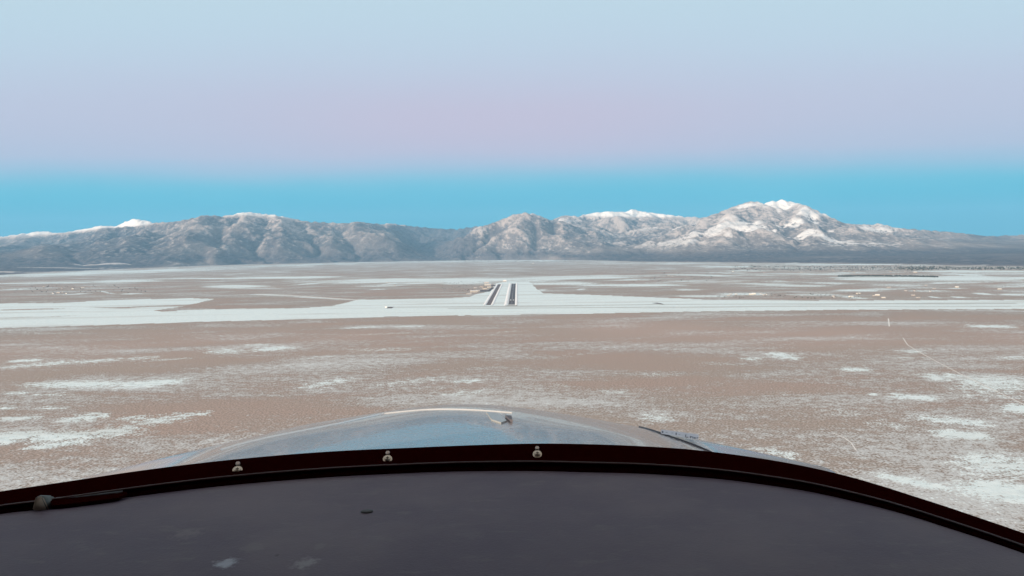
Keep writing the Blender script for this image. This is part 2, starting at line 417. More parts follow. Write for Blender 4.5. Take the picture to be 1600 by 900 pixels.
def build_mountains():
    dx = 120.0
    xs = np.arange(-24000, 24000 + 1, dx); ys = np.arange(7400, 31000 + 1, dx)
    X, Y = np.meshgrid(xs, ys)
    # domain warp gives the spurs a natural wander
    wx = (fbm(X / 2600, Y / 2600, 4, 1) - .5) * 1700; wy = (fbm(X / 2600 + 40, Y / 2600, 4, 2) - .5) * 1700
    Xw = X + wx * .55; Yw = Y + wy * .55
    H = np.zeros(X.shape)
    for ri, rd in enumerate(RIDGES):
        pts = [at(px, py, D * 1000) for px, py, D in rd]
        for a, b in zip(pts[:-1], pts[1:]):
            ab = b[:2] - a[:2]; L2 = ab @ ab
            t = np.clip(((Xw - a[0]) * ab[0] + (Yw - a[1]) * ab[1]) / L2, 0, 1)
            hz = a[2] + (b[2] - a[2]) * t
            d = np.hypot(Xw - (a[0] + ab[0] * t), Yw - (a[1] + ab[1] * t))
            W = 900 + hz * 2.6
            h = hz * np.clip(1 - d / W, 0, 1) ** 1.35
            H = np.maximum(H, h)
    for vl, amt, wd_ in ((((700, 15.0), (684, 16.2), (672, 18.5), (655, 21), (640, 23.5)), .86, 560), (((995, 15.5), (985, 17.5), (975, 20), (960, 22)), .45, 500), (((1030, 15.5), (1040, 17.2), (1062, 18.6)), .3, 400)):
        pv = [at(a_, 380, b_ * 1000)[:2] for a_, b_ in vl]; dm = np.full(X.shape, 1e9)
        for a, b in zip(pv[:-1], pv[1:]):
            ab = b - a; t = np.clip(((Xw - a[0]) * ab[0] + (Yw - a[1]) * ab[1]) / (ab @ ab), 0, 1)
            dm = np.minimum(dm, np.hypot(Xw - a[0] - ab[0] * t, Yw - a[1] - ab[1] * t))
        H = H * (1 - amt * np.exp(-(dm / wd_) ** 1.6))
    # piedmont fan
    az = X / Y
    ex = np.array([gnd(*p) for p in EDGE])
    ea = ex[:, 0] / ex[:, 1]; er = ex[:, 1]
    Rb = np.interp(az, ea, er)
    into = (Y - Rb)
    fan = np.where(into > 0, 70 * (1 - np.exp(-into / 4200)) + into * 0.012, into * 0.01)
    fan = np.minimum(fan, 330)
    blend = np.clip(into / 1800, 0, 1)
    H0 = fan + H * blend
    env = np.clip(H / 500, 0, 1)
    H0 += env * (fbm(X / 1700, Y / 1700, 6, 3, .6, True) - .6) * 560 + (fbm(X / 700, Y / 700, 3, 4) - .5) * 20 * np.clip(into / 600, 0, 1)
    h = H0.copy(); ny, nx = h.shape; N = ny * nx
    offs = [(-1, -1), (-1, 0), (-1, 1), (0, -1), (0, 1), (1, -1), (1, 0), (1, 1)]
    ii = np.arange(N).reshape(ny, nx)
    for it in range(13):
        best = np.zeros((ny, nx)); rec = ii.copy()
        for oy, ox in offs:
            nb = np.full((ny, nx), 1e9); ni = ii.copy()
            ys0, ys1 = max(0, -oy), ny - max(0, oy); xs0, xs1 = max(0, -ox), nx - max(0, ox)
            nb[ys0:ys1, xs0:xs1] = h[ys0 + oy:ys1 + oy, xs0 + ox:xs1 + ox]
            ni[ys0:ys1, xs0:xs1] = ii[ys0 + oy:ys1 + oy, xs0 + ox:xs1 + ox]
            s = (h - nb) / (dx * math.hypot(oy, ox))
            m = s > best; best[m] = s[m]; rec[m] = ni[m]
        order = np.argsort(h.ravel()).tolist(); rl = rec.ravel().tolist()
        acc = [1.0] * N
        for i in reversed(order):
            r_ = rl[i]
            if r_ != i: acc[r_] += acc[i]
        f = (0.019 * np.sqrt(np.minimum(np.array(acc), 900))).tolist()
        hl = h.ravel().tolist()
        for i in order:
            r_ = rl[i]
            if r_ != i: hl[i] = (hl[i] + f[i] * hl[r_]) / (1 + f[i])
        h = np.array(hl).reshape(ny, nx)
        # fill pits softly, slight hillslope creep
        p = np.pad(h, 1, mode='edge'); av = (p[:-2, 1:-1] + p[2:, 1:-1] + p[1:-1, :-2] + p[1:-1, 2:]) / 4
        pit = rec == ii
        h = np.where(pit, av, h * 0.97 + av * 0.03)
    # finer grid
    k = 3
    fy = np.linspace(0, ny - 1, (ny - 1) * k + 1); fx = np.linspace(0, nx - 1, (nx - 1) * k + 1)
    def up1(a, f, axis):
        a = np.moveaxis(a, axis, 0); n = len(a)
        i = np.clip(np.floor(f).astype(int), 0, n - 2); t = (f - i)[:, None]
        p0 = a[np.clip(i - 1, 0, n - 1)]; p1 = a[i]; p2 = a[i + 1]; p3 = a[np.clip(i + 2, 0, n - 1)]
        r = 0.5 * ((2 * p1) + (-p0 + p2) * t + (2 * p0 - 5 * p1 + 4 * p2 - p3) * t ** 2 + (-p0 + 3 * p1 - 3 * p2 + p3) * t ** 3)
        return np.moveaxis(r, 0, axis)
    up = lambda a: up1(up1(a, fy, 0), fx, 1)
    Hf = up(h); Xf, Yf = np.meshgrid(np.interp(fx, np.arange(nx), xs), np.interp(fy, np.arange(ny), ys))
    env = np.clip(Hf / 450 - .25, 0, 1)
    Hf += env * ((fbm(Xf / 620, Yf / 900, 4, 5, .6, True) - .6) * 200 + (fbm(Xf / 170, Yf / 260, 2, 2, .6, True) - .6) * 42)
    # bring the crest line to the heights of the real one
    sky_t = [(p[0], p[1]) for rd in (RIDGES[0], RIDGES[1][2:], RIDGES[2][1:-1], RIDGES[10][3:], RIDGES[14][1:12], RIDGES[18][3:]) for p in rd]
    sky_t = sorted(set(sky_t))
    sa = []; se = []
    for px, py in sky_t:
        d = ray(px, py); sa.append(math.atan2(d[0], d[1])); se.append(d[2] / math.hypot(d[0], d[1]))
    o = np.argsort(sa); sa = np.array(sa)[o]; se = np.array(se)[o]
    for rep in range(3):
        A = np.arctan2(Xf, Yf); Rr = np.hypot(Xf, Yf)
        bins = np.linspace(math.radians(-40), math.radians(40), 700)
        bi = np.clip(np.digitize(A.ravel(), bins), 0, 700)
        E = ((Hf - CAMH) / Rr).ravel()
        o2 = np.lexsort((E, bi)); last = np.searchsorted(bi[o2], np.arange(701), side='right') - 1
        am = o2[np.clip(last, 0, None)]
        hs = Hf.ravel()[am]; rs = Rr.ravel()[am]
        bc = np.concatenate([[bins[0]], (bins[1:] + bins[:-1]) / 2, [bins[-1]]])
        tgt = np.interp(bc, sa, se)
        kf = np.clip((tgt * rs + CAMH) / np.maximum(hs, 50), 0.5, 2.0)
        kk = np.ones(9 if rep < 2 else 5); kk /= kk.sum()
        kf = np.convolve(np.pad(kf, len(kk) // 2, mode='edge'), kk, 'valid')
        K = np.interp(A, bc, kf)
        wgt = np.clip((Hf - 150) / 400, 0, 1)
        Hf = Hf * (1 + (K - 1) * wgt)
    # the mesh's near rim dips under the plain
    RbF = np.interp(Xf / Yf, ea, er)
    Hf = np.where(Yf < RbF, np.minimum(Hf, (Yf - RbF) * .01 - .5), Hf)
    # snow and woodland
    A = np.arctan2(Xf, Yf); pxa = 800 + np.tan(A) * F
    line = np.interp(pxa, [-200, 40, 160, 230, 300, 400, 520, 620, 740, 780, 860, 890, 950, 1090, 1120, 1175, 1230, 1290, 1340, 1450, 1700],
                     [750, 790, 930, 1000, 1170, 1160, 1080, 1060, 1130, 1480, 1280, 1350, 1190, 1200, 1540, 1470, 1320, 1380, 1320, 1500, 1400])
    gy, gx = np.gradient(Hf, dx / k)
    slope = np.hypot(gx, gy)
    exc = (Hf - line) / 130.0
    sn = 0.30 * np.clip((Hf - 250) / 900, 0, 1) + np.clip(exc, -.45, 1.3) * 0.75 + 0.42
    open_ = fbm(Xf / 900, Yf / 900, 4, 6) ; open_ = np.clip((open_ - .56) / .1, 0, 1)
    openr = np.interp(pxa, [0, 300, 420, 560, 640, 720, 780, 850, 960, 1080, 1180, 1330, 1420, 1500], [.2, .3, .45, .6, .05, .35, .95, .7, .45, .7, 1, 1, .5, .1])
    sn += open_ * openr * 0.55 * np.clip((Hf - 180) / 150, 0, 1) * np.clip(1.3 - slope, 0.3, 1)
    sn += np.clip((-gx * 0.3 - gy) * 0, 0, 1)
    # convex spurs are scoured bright, hollows hold timber
    lap = np.zeros_like(Hf); q = 4
    lap[q:-q, q:-q] = Hf[q:-q, q:-q] - (Hf[2*q:, q:-q] + Hf[:-2*q, q:-q] + Hf[q:-q, 2*q:] + Hf[q:-q, :-2*q]) / 4
    sn += np.clip(lap / 60, -1, 1) * 0.28 * np.clip((Hf - 200) / 200, 0, 1)
    gap_shade = np.exp(-((pxa - 672) / 40) ** 2) * np.clip((Hf - 150) / 100, 0, 1)  # shade and haze of the valley gap painted in through snow and timber
    sn -= gap_shade * 1.2
    into = Yf - RbF
    rgt = np.clip((pxa - 740) / 120, 0, 1)
    foot = np.clip(1 - (Hf - 120 + rgt * 20) / (120 - rgt * 45), 0, 1)
    sn -= foot * 0.38
    # clearings on the left-hand fan
    left = np.clip((330 - pxa) / 150, 0, 1) * foot
    cl = np.clip((fbm(Xf / 1500, Yf / 500, 4, 2) - .57) / .06, 0, 1)
    sn += left * cl * 0.95 + foot * (fbm(Xf / 900, Yf / 300, 3, 1) > .66) * .45
    wood = np.clip(0.45 + (fbm(Xf / 1800, Yf / 1800, 4, 4) - .5) * 2.2 + foot * .6 + np.clip((640 - pxa) / 400, 0, 1) * .5 - np.clip((pxa - 760) / 300, 0, 1) * .3 * (1 - foot) - np.clip(lap / 60, -1, 1) * .3 + gap_shade, 0, 1)
    frost = np.interp(pxa, [0, 400, 700, 790, 950, 1100, 1250, 1400, 1560], [.32, .38, .28, .46, .46, .54, .54, .52, .34])
    cap = np.clip(frost + np.clip(exc, 0, 1) * .6 + open_ * openr * np.clip(1 - foot, 0, 1) * .28 - foot * .1 + left * cl * .4, 0, 1)
    sn += (frost - .35) * np.clip((Hf - 130) / 150, 0, 1) * 1.3
    near = np.clip(into / 500, 0, 1)
    # only keep what the range needs
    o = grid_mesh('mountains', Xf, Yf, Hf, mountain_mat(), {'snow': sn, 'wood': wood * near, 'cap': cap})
    return o
mt = build_mountains(); tag(mt, kind='structure')

# ------------------------------------------------------------------ haze
def build_haze():
    bm = bmesh.new(); bmesh.ops.create_cube(bm, size=1)
    for v in bm.verts:
        v.co.x *= 76000; v.co.y *= 76000
        v.co.z = -30 if v.co.z < 0 else 2050
    m = bpy.data.materials.new('haze'); m.use_nodes = True; n = m.node_tree.nodes; n.clear()
    o = n.new('ShaderNodeOutputMaterial'); v = n.new('ShaderNodeVolumePrincipled')
    v.inputs['Color'].default_value = (0.33, 0.66, 0.96, 1); v.inputs['Density'].default_value = 2.2e-5
    v.inputs['Anisotropy'].default_value = 0.0
    m.node_tree.links.new(v.outputs[0], o.inputs['Volume'])
    ob = bm_obj('haze', bm, m); tag(ob, kind='stuff')
build_haze()

# ------------------------------------------------------------------ airfield
M_asph = simple('asphalt', (0.062, 0.056, 0.072), .85, nscale=.02, namt=.35)
M_taxi = simple('worn_asphalt', (0.115, 0.092, 0.098), .9, nscale=.02, namt=.3)
M_paint = simple('runway_paint', (0.75, 0.75, 0.72), .7, nscale=.3, namt=.25)
M_bank = simple('ploughed_snow', (0.86, 0.86, 0.86), .9, nscale=.05, namt=.05)
M_icy = simple('packed_snow_road', (0.36, 0.36, 0.34), .9, nscale=.01, namt=.2)
M_track = simple('snowy_dirt_track', (0.72, 0.70, 0.67), .9, nscale=.05, namt=.1)

def ribbon(name, pts, w, z, mat, kind='structure', h=0.0, parent=None):
    pts = [np.array(p[:2], float) for p in pts]
    vs = []; fs = []
    for i, p in enumerate(pts):
        d = pts[min(i + 1, len(pts) - 1)] - pts[max(i - 1, 0)]; d /= np.linalg.norm(d); n = np.array([-d[1], d[0]])
        row = [(-.5, z), (.5, z)] if not h else [(-.5, z), (-.22, z + h), (.22, z + h), (.5, z)]
        for o_, zz in row: q = p + n * w * o_; vs.append((q[0], q[1], zz))
    k = 2 if not h else 4
    for i in range(len(pts) - 1):
        for j in range(k - 1):
            a = i * k + j; fs.append((a + 1, a, a + k, a + k + 1))
    o = mesh_obj(name, vs, fs, mat, parent)
    if kind: tag(o, kind=kind)
    return o
def sub(p, q, n=40): return [p + (q - p) * t for t in np.linspace(0, 1, n)]

ra = gnd(799.3, 477); rb = gnd(802.7, 443.2); ru = (rb - ra) / np.linalg.norm(rb - ra); rn = np.array([-ru[1], ru[0]])
runway = ribbon('runway', [ra, rb], 30.5, .35, M_asph)
def bars(name, lst, z=.45):             # painted bars along the runway: (start, end, offset, width)
    vs = []; fs = []
    for s0, s1, o_, w in lst:
        b = len(vs)
        for s_, q in ((s0, -1), (s1, -1), (s1, 1), (s0, 1)):
            p = ra + ru * s_ + rn * (o_ + q * w / 2); vs.append((p[0], p[1], z))
        fs.append((b, b + 3, b + 2, b + 1))
    return mesh_obj(name, vs, fs, M_paint)
RL = np.linalg.norm(rb - ra)
mk = bars('runway_markings', [(8, 55, (k + .5 if k >= 0 else k + .5) * 3.4, 1.9) for k in range(-4, 4)] +
     [(320, 375, -7.5, 6), (320, 375, 7.5, 6)] + [(s_, s_ + 37, 0, .9) for s_ in range(110, int(RL) - 40, 61)] +
     [(0, RL, -14.6, .9), (0, RL, 14.6, .9)])
tag(mk, kind='structure')
ta = gnd(763.2, 476.6); tb = gnd(780.6, 444.2)
taxi = ribbon('taxiway', sub(ta, tb, 3), 21, .33, M_taxi)
for nm_, a_, b_, off, w in (('snow_bank', ra, rb, 25, 17), ('snow_bank', ra, rb, -22, 13), ('snow_bank', ta, tb, 17, 13), ('snow_bank', ta, tb, -17, 13)):
    u = (b_ - a_) / np.linalg.norm(b_ - a_); n = np.array([-u[1], u[0]])
    pts = [p + n * (off + 2.5 * (vnoise(np.array([i * .9]), np.array([off * 1.0]))[0] - .5)) for i, p in enumerate(sub(a_ - u * 15, b_ + u * 20, 60))]
    ribbon(nm_, pts, w, .05, M_bank, h=1.4)
# apron and link to the taxiway
def poly(name, pts, z, mat):
    P = [gnd(*p) for p in pts]
    o = mesh_obj(name, [(p[0], p[1], z) for p in P], [tuple(range(len(P)))[::-1]], mat); tag(o, kind='structure'); return o
poly('apron', [(747.5, 455.6), (764.5, 455.8), (769.5, 451.8), (775.5, 452), (776.5, 449.2), (768, 449.2), (762.5, 453.4), (750, 453.4)], .31, M_asph)
poly('parking_area', [(766.5, 447.2), (776.5, 447.4), (778, 445.4), (768.5, 445.2)], .31, M_taxi)
ribbon('road', sum([sub(gnd(*a), gnd(*b), 6)[:-1] for a, b in zip([(609, 480), (760, 479), (1050, 475.6), (1350, 474.6)], [(760, 479), (1050, 475.6), (1350, 474.6), (1650, 474)])], []), 22, .25, M_icy)
ribbon('road', sum([sub(gnd(*a), gnd(*b), 6)[:-1] for a, b in zip([(700, 482.4), (900, 480.8), (1200, 479.0)], [(900, 480.8), (1200, 479.0), (1680, 478.2)])], []), 18, .2, M_icy)
ribbon('taxiway', [gnd(792, 477.8), gnd(808, 477.6)], 30, .3, M_icy)
poly('gravel_pad', [(603.5, 481.8), (612, 481.9), (615.5, 479.6), (607, 479.4)], .3, M_taxi)
poly('gravel_pad', [(1018, 473.6), (1026, 474.6), (1039, 476.0), (1033, 474.0), (1027, 473.0)], .3, M_taxi)
# tracks
ribbon('track', [gnd(*p) for p in ((1411, 528), (1418, 539), (1445, 555), (1475, 571), (1500, 584), (1525, 596), (1560, 613), (1600, 632), (1650, 655))], 2.2, .12, M_track)
ribbon('track', [gnd(*p) for p in ((1388, 497.5), (1388.6, 502), (1389.5, 510))], 4.0, .05, M_track)
ribbon('track', [gnd(*p) for p in ((1300, 676), (1318, 683), (1330, 692), (1338, 704))], 1.6, .05, M_track)
ribbon('track', [gnd(*p) for p in ((400, 460), (450, 461.4), (500, 464.6), (560, 469))], 24, .1, M_track)

# ------------------------------------------------------------------ buildings
M_cream = simple('cream_metal_wall', (0.55, 0.50, 0.41), .7, nscale=.3, namt=.08)
M_tanw = simple('adobe_wall', (0.40, 0.34, 0.29), .9, nscale=.3, namt=.12)
M_whitew = simple('white_wall', (0.78, 0.77, 0.74), .8, nscale=.3, namt=.05)
M_roofs = simple('snowy_roof', (0.80, 0.80, 0.79), .9, nscale=.2, namt=.06)
M_roofd = simple('brown_roof', (0.24, 0.19, 0.17), .8, nscale=.3, namt=.2)
M_door = simple('hangar_door', (0.36, 0.34, 0.33), .6, nscale=.5)
M_glass = simple('dark_window', (0.03, 0.035, 0.045), .15)
def box_m(x0, x1, y0, y1, z0, z1):
    v = [(x0, y0, z0), (x1, y0, z0), (x1, y1, z0), (x0, y1, z0), (x0, y0, z1), (x1, y0, z1), (x1, y1, z1), (x0, y1, z1)]
    f = [(0, 3, 2, 1), (4, 5, 6, 7), (0, 1, 5, 4), (1, 2, 6, 5), (2, 3, 7, 6), (3, 0, 4, 7)]
    return v, f
def merge(*parts):
    V = []; Fc = []
    for v, f in parts:
        b = len(V); V += v; Fc += [tuple(i + b for i in q) for q in f]
    return V, Fc
def gable(w, d, z0, rise, ov=.6):
    a = w / 2 + ov; b = d / 2 + ov
    v = [(-a, -b, z0), (a, -b, z0), (a, b, z0), (-a, b, z0), (-a, 0, z0 + rise), (a, 0, z0 + rise),
         (-a, -b, z0 - .3), (a, -b, z0 - .3), (a, b, z0 - .3), (-a, b, z0 - .3)]
    f = [(0, 1, 5, 4), (2, 3, 4, 5), (0, 4, 3), (1, 2, 5), (6, 7, 1, 0), (7, 8, 2, 1), (8, 9, 3, 2), (9, 6, 0, 3), (6, 9, 8, 7)]
    return v, f
def hangar(x, y, w, d, h, wall, roof, rz, label, group=None, gab=True):
    r = empty('hangar', (x, y, 0)); r.rotation_euler.z = rz; tag(r, label, 'hangar', group)
    mesh_obj('wall', *box_m(-w / 2, w / 2, -d / 2, d / 2, 0, h), wall, r)
    if gab: mesh_obj('roof', *gable(w, d, h + .31, h * .22), roof, r)
    else: mesh_obj('roof', *box_m(-w / 2 - .4, w / 2 + .4, -d / 2 - .4, d / 2 + .4, h + .003, h + .5), roof, r)
    for sx in (-.24, .24):
        mesh_obj('door', *box_m(w * sx - w * .2, w * sx + w * .2, -d / 2 - .35, -d / 2 - .005, 0, h * .75), M_door, r)
    return r
G = 'hangars and sheds beside the apron'
for a in (
    ((740.5, 457), 38, 26, 10, M_cream, M_roofs, .15, 'largest cream hangar at the near left end of the apron'),
    ((747, 455.3), 20, 14, 6, M_tanw, M_roofs, .1, 'small tan shed between the largest cream hangar and the dark apron'),
    ((757.5, 451.8), 26, 18, 8, M_cream, M_roofd, .0, 'cream hangar with brown roof just behind the dark apron'),
    ((764.5, 450.2), 22, 16, 8, M_cream, M_roofs, .2, 'cream hangar at the right end of the row behind the apron'),
    ((762, 446.5), 40, 22, 10, M_cream, M_roofs, .1, 'wide cream hangar farther back near the upper end of the taxiway'),
    ((752.5, 449), 24, 16, 7, M_tanw, M_roofd, -.1, 'tan shed with brown roof behind the hangar row'),
    ((760.5, 442.8), 34, 20, 9, M_tanw, M_roofs, .0, 'tan building with snowy roof farthest back left of the runway'),
    ((788.6, 440.2), 26, 18, 11, M_whitew, M_roofs, .0, 'white building beyond the far end of the taxiway'),
    ((743, 450.5), 18, 12, 5, M_tanw, M_roofs, .3, 'low tan shed on the brown ground left of the hangar row'),
    ((733, 460), 26, 12, 5, M_tanw, M_roofs, .2, 'low tan shed left of and nearer than the largest cream hangar')):
    p = gnd(*a[0]); hangar(p[0], p[1], *a[1:7], a[7], G)
p = gnd(606, 480.6)
r = empty('equipment_shed', (p[0] - 8, p[1], 0)); tag(r, 'small white shed at the dark gravel pad on the snowfield', 'shed')
mesh_obj('wall', *box_m(-4, 4, -3, 3, 0, 4), M_whitew, r); mesh_obj('roof', *gable(8, 6, 4.31, 1.2), M_roofs, r)

# scattered houses of the town: each a thing with wall, roof, windows
rnd = random.Random(5)
def make_house(kind):
    r = empty('house', (0, 0, 0))
    w, d, h = ((20, 12, 4.2), (26, 14, 5.5), (15, 11, 4))[kind]
    mesh_obj('wall', *box_m(-w / 2, w / 2, -d / 2, d / 2, 0, h), (M_tanw, M_cream, M_whitew)[kind], r)
    if kind == 0: mesh_obj('roof', *box_m(-w / 2 - .2, w / 2 + .2, -d / 2 - .2, d / 2 + .2, h + .003, h + .7), M_roofs, r)
    else: mesh_obj('roof', *gable(w, d, h + .31, 2.4), (M_roofs, M_roofs, M_roofd)[kind], r)
    for k in (-.32, 0.02, .32): mesh_obj('window', *box_m(w * k - 1, w * k + 1, -d / 2 - .06, -d / 2 - .004, 1.2, 2.8), M_glass, r)
    return r
protos = [make_house(k) for k in range(3)]; usedp = [False] * 3
def copy_tree(o, parent=None):
    c = o.copy(); C.objects.link(c); c.parent = parent
    for ch in list(o.children): copy_tree(ch, c)
    return c
def place_house(px, py, kind, label, group, s=1.0):
    o = protos[kind] if not usedp[kind] else copy_tree(protos[kind])
    usedp[kind] = True
    q = gnd(px, py); o.location = (q[0], q[1], 0); o.rotation_euler.z = rnd.uniform(-.6, .6); o.scale = (s,) * 3
    tag(o, label, 'house', group)
KN = ('flat-roofed adobe house', 'cream gabled house with a snowy roof', 'white gabled house with a brown roof')
ORD = 'first second third fourth fifth sixth seventh eighth ninth tenth eleventh twelfth thirteenth fourteenth fifteenth sixteenth'.split()
def cluster(n, x0, x1, y0, y1, where, group, s=1.0):
    L_ = sorted((rnd.uniform(x0, x1), rnd.uniform(y0, y1), rnd.choice((0, 0, 1, 2))) for i in range(n))
    cnt = [0, 0, 0]
    for px, py, k in L_:
        place_house(px, py, k, '%s, %s of its kind from the left %s' % (KN[k], ORD[cnt[k]], where), group, s * rnd.uniform(.55, .9)); cnt[k] += 1
KN = ('flat adobe house', 'cream gabled house', 'white gabled house')
cluster(24, 1140, 1440, 416, 427, 'in the far town', 'houses of the far town', 1.15)
cluster(8, 1130, 1200, 458, 463, 'just beyond the snowfield', 'houses beyond the snowfield')
cluster(9, 1230, 1440, 458, 466, 'near the right snowfield', 'houses near the right snowfield')
cluster(8, 1380, 1590, 444, 456, 'on the far right plain', 'houses on the far right plain')
cluster(9, 40, 190, 447, 459, 'on the left plain', 'houses on the left plain', 1.2)
cluster(22, 680, 900, 402.5, 413, 'at the mountain foot', 'houses at the mountain foot', 1.3)
cluster(4, 990, 1110, 425, 440, 'right of the runway', 'houses right of the runway')
cluster(3, 560, 620, 441, 449, 'left of the runway', 'houses left of the runway')

# ------------------------------------------------------------------ far woodland (reads as one mass)
M_juniper = simple('juniper_foliage', (0.05, 0.055, 0.048), .95, nscale=.2, namt=.4)
def wood_mesh(name, spots):
    bm = bmesh.new()
    for x, y, s in spots:
        a0 = rnd.uniform(0, 6); nseg = 6; rings = []
        for zf, rf in ((0, .35), (.3, 1.0), (.65, .8), (1.0, .15)):
            rings.append([bm.verts.new((x + math.cos(a0 + k * 1.047) * s * rf * rnd.uniform(.7, 1.2), y + math.sin(a0 + k * 1.047) * s * rf * rnd.uniform(.7, 1.2), zf * s * 1.5)) for k in range(nseg)])
        for a, b in zip(rings[:-1], rings[1:]):
            for k in range(nseg): bm.faces.new((a[k], a[(k + 1) % nseg], b[(k + 1) % nseg], b[k]))
        bm.faces.new(rings[-1])
    return bm_obj(name, bm, M_juniper)
sp = []
def scat(n, x0, x1, y0, y1, s0, s1, f=None):
    for i in range(n):
        px = rnd.uniform(x0, x1); py = rnd.uniform(y0, y1) if f is None else f(px) + rnd.uniform(y0, y1)
        q = gnd(px, py); sp.append((q[0], q[1], rnd.uniform(s0, s1)))
scat(420, 1310, 1465, -0.45, 0.45, 5, 8, lambda x: 432.2 - math.sin((x - 1310) / 155 * math.pi) * 0.8 + (x - 1310) * .006)
scat(700, 1140, 1460, 415.5, 423, 3, 6); scat(500, 1400, 1620, 417.5, 421.5, 4, 7)
scat(80, 1120, 1350, 458, 467, 1.5, 3); scat(80, 20, 230, 446, 458, 2, 4); scat(200, 690, 900, 402.5, 409, 4, 7)
scat(120, 980, 1120, 414, 440, 2, 4.5); scat(80, 690, 770, 440, 456, 2, 3)
w = wood_mesh('woodland', sp); tag(w, kind='stuff')

# ------------------------------------------------------------------ aeroplane
plane = empty('light_aircraft', (0, 0.9, CAMH - .6))
tag(plane, 'light aeroplane seen from its cockpit, dark glareshield and rim, glossy pale cowling ahead', 'airplane')
PO = np.array([0, 0.9, CAMH - .6])
def part(name, V, Fc, mat, smooth=True, parent=None, base=None):
    b = PO if base is None else base
    return mesh_obj(name, [np.array(v) - b for v in V], Fc, mat, parent or plane, smooth)

GZ = -0.25                                # glareshield level below the eye
def onz(px, py, z=GZ):
    d = ray(px, py); t = z / d[2]; return np.array([d[0] * t, d[1] * t, CAMH + z])
BOT = [(-330, 905), (-180, 850), (-80, 820), (0, 801), (60, 794), (120, 786), (200, 775), (350, 757), (440, 749), (540, 742), (620, 738), (700, 735), (770, 734), (840, 734), (920, 736), (1000, 738), (1070, 742), (1130, 747), (1200, 756), (1265, 766), (1330, 780), (1380, 792), (1430, 806), (1480, 822), (1530, 838), (1600, 862), (1680, 892), (1760, 925), (1900, 985)]
TOP = [(-330, 850), (-180, 807), (-80, 784), (0, 768), (60, 759), (120, 750), (200, 738), (340, 720.5), (440, 711), (540, 704), (620, 700.5), (700, 697), (770, 694.5), (840, 693), (920, 694), (1000, 697), (1070, 701.5), (1130, 708), (1200, 718), (1265, 730), (1330, 745.5), (1380, 760), (1430, 776), (1480, 792), (1530, 809), (1600, 833), (1680, 862), (1760, 893), (1900, 950)]
def cubic(xs, ys, x):                     # monotone enough cubic through the control points
    m = np.gradient(ys, xs); i = np.clip(np.searchsorted(xs, x) - 1, 0, len(xs) - 2)
    h = xs[i + 1] - xs[i]; t = (x - xs[i]) / h
    return ys[i] * (2 * t**3 - 3 * t**2 + 1) + h * m[i] * (t**3 - 2 * t**2 + t) + ys[i + 1] * (-2 * t**3 + 3 * t**2) + h * m[i + 1] * (t**3 - t**2)
bx_ = np.array([b[0] for b in BOT], float); by_ = np.array([b[1] for b in BOT], float)
tx_ = np.array([b[0] for b in TOP], float); ty_ = np.array([b[1] for b in TOP], float)
ss = np.linspace(-330, 1900, 180)
edge = np.array([onz(s_, cubic(bx_, by_, s_)) for s_ in ss])         # back edge of the glareshield top
def rim_pt(px, f, out):                    # f: 0 bottom .. 1 top of the rim; out: metres further away
    b = onz(px, cubic(bx_, by_, px)); rr = np.hypot(b[0], b[1]) + out
    py = cubic(bx_, by_, px) * (1 - f) + cubic(tx_, ty_, px) * f
    d = ray(px, py); t = rr / np.hypot(d[0], d[1]); return np.array([d[0] * t, d[1] * t, CAMH + d[2] * t])
# glareshield: a padded top whose front edge tucks under the rim
def glareshield_mat():
    t = NT('glareshield_vinyl')
    tcn = t.node('ShaderNodeTexCoord').outputs['Object']
    n1 = t.noise(tcn, 7, 5, .6); n2 = t.noise(tcn, 420, 3, .6); n3 = t.noise(t.mapping(tcn, (1, 2.5, 1)), 30, 5, .7)
    c = t.mix(t.rng(n1, .3, .7), (0.058, 0.042, 0.064), (0.090, 0.069, 0.084))
    c = t.mix(t.math('MULTIPLY', t.rng(n3, .54, .72), .45), c, (0.11, 0.096, 0.096))
    for px, py, rad, col, am in ((352, 888, .012, (.45, .5, .55), .8), (478, 887, .013, (.30, .30, .30), .6), (293, 840, .017, (.2, .17, .16), .5), (395, 862, .014, (.16, .15, .14), .4), (500, 860, .009, (.16, .15, .14), .4), (735, 842, .016, (.14, .12, .12), .3), (433, 875, .003, (.005, .005, .005), .9)):  # stain spots; the palest ones paint reflections into the vinyl colour
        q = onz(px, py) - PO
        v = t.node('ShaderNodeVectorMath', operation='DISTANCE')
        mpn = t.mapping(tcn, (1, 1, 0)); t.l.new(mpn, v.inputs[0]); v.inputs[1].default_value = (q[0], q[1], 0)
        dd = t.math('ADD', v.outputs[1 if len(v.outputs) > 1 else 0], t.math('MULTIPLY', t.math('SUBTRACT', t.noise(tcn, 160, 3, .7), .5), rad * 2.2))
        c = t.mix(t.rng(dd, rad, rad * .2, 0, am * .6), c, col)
    t.l.new(c, t.p.inputs['Base Color'])
    t.p.inputs['Roughness'].default_value = .62; t.p.inputs['Specular IOR Level'].default_value = .35
    t.bump(t.math('ADD', n2, t.math('MULTIPLY', n1, 3)), .0006, .6)
    return t.m
V = []; Fc = []; nr = 26
for i, e in enumerate(edge):
    back = np.array([e[0] * 0.96, 0.34 - abs(e[0]) * .1, CAMH + GZ])
    V.append(e + np.array([0, .035, -.02])); V.append(e + np.array([0, .012, -.006]))
    for j in range(nr):
        f = j / (nr - 1); p = e * (1 - f) + back * f
        p[2] += 0.004 * math.sin(f * math.pi) - (0.0015 if j == 0 else 0)
        V.append(p)
    V.append(back + np.array([0, -.02, -.015])); V.append(back + np.array([0, -.015, -.05])); V.append(back + np.array([0, .1, -.06]))
K = nr + 5
for i in range(len(edge) - 1):
    for j in range(K - 1): a = i * K + j; Fc.append((a, a + 1, a + K + 1, a + K))
M_gs = glareshield_mat()
gs = part('glareshield', V, Fc, M_gs); tag(gs, 'dark grey-purple glareshield with a matt vinyl top')
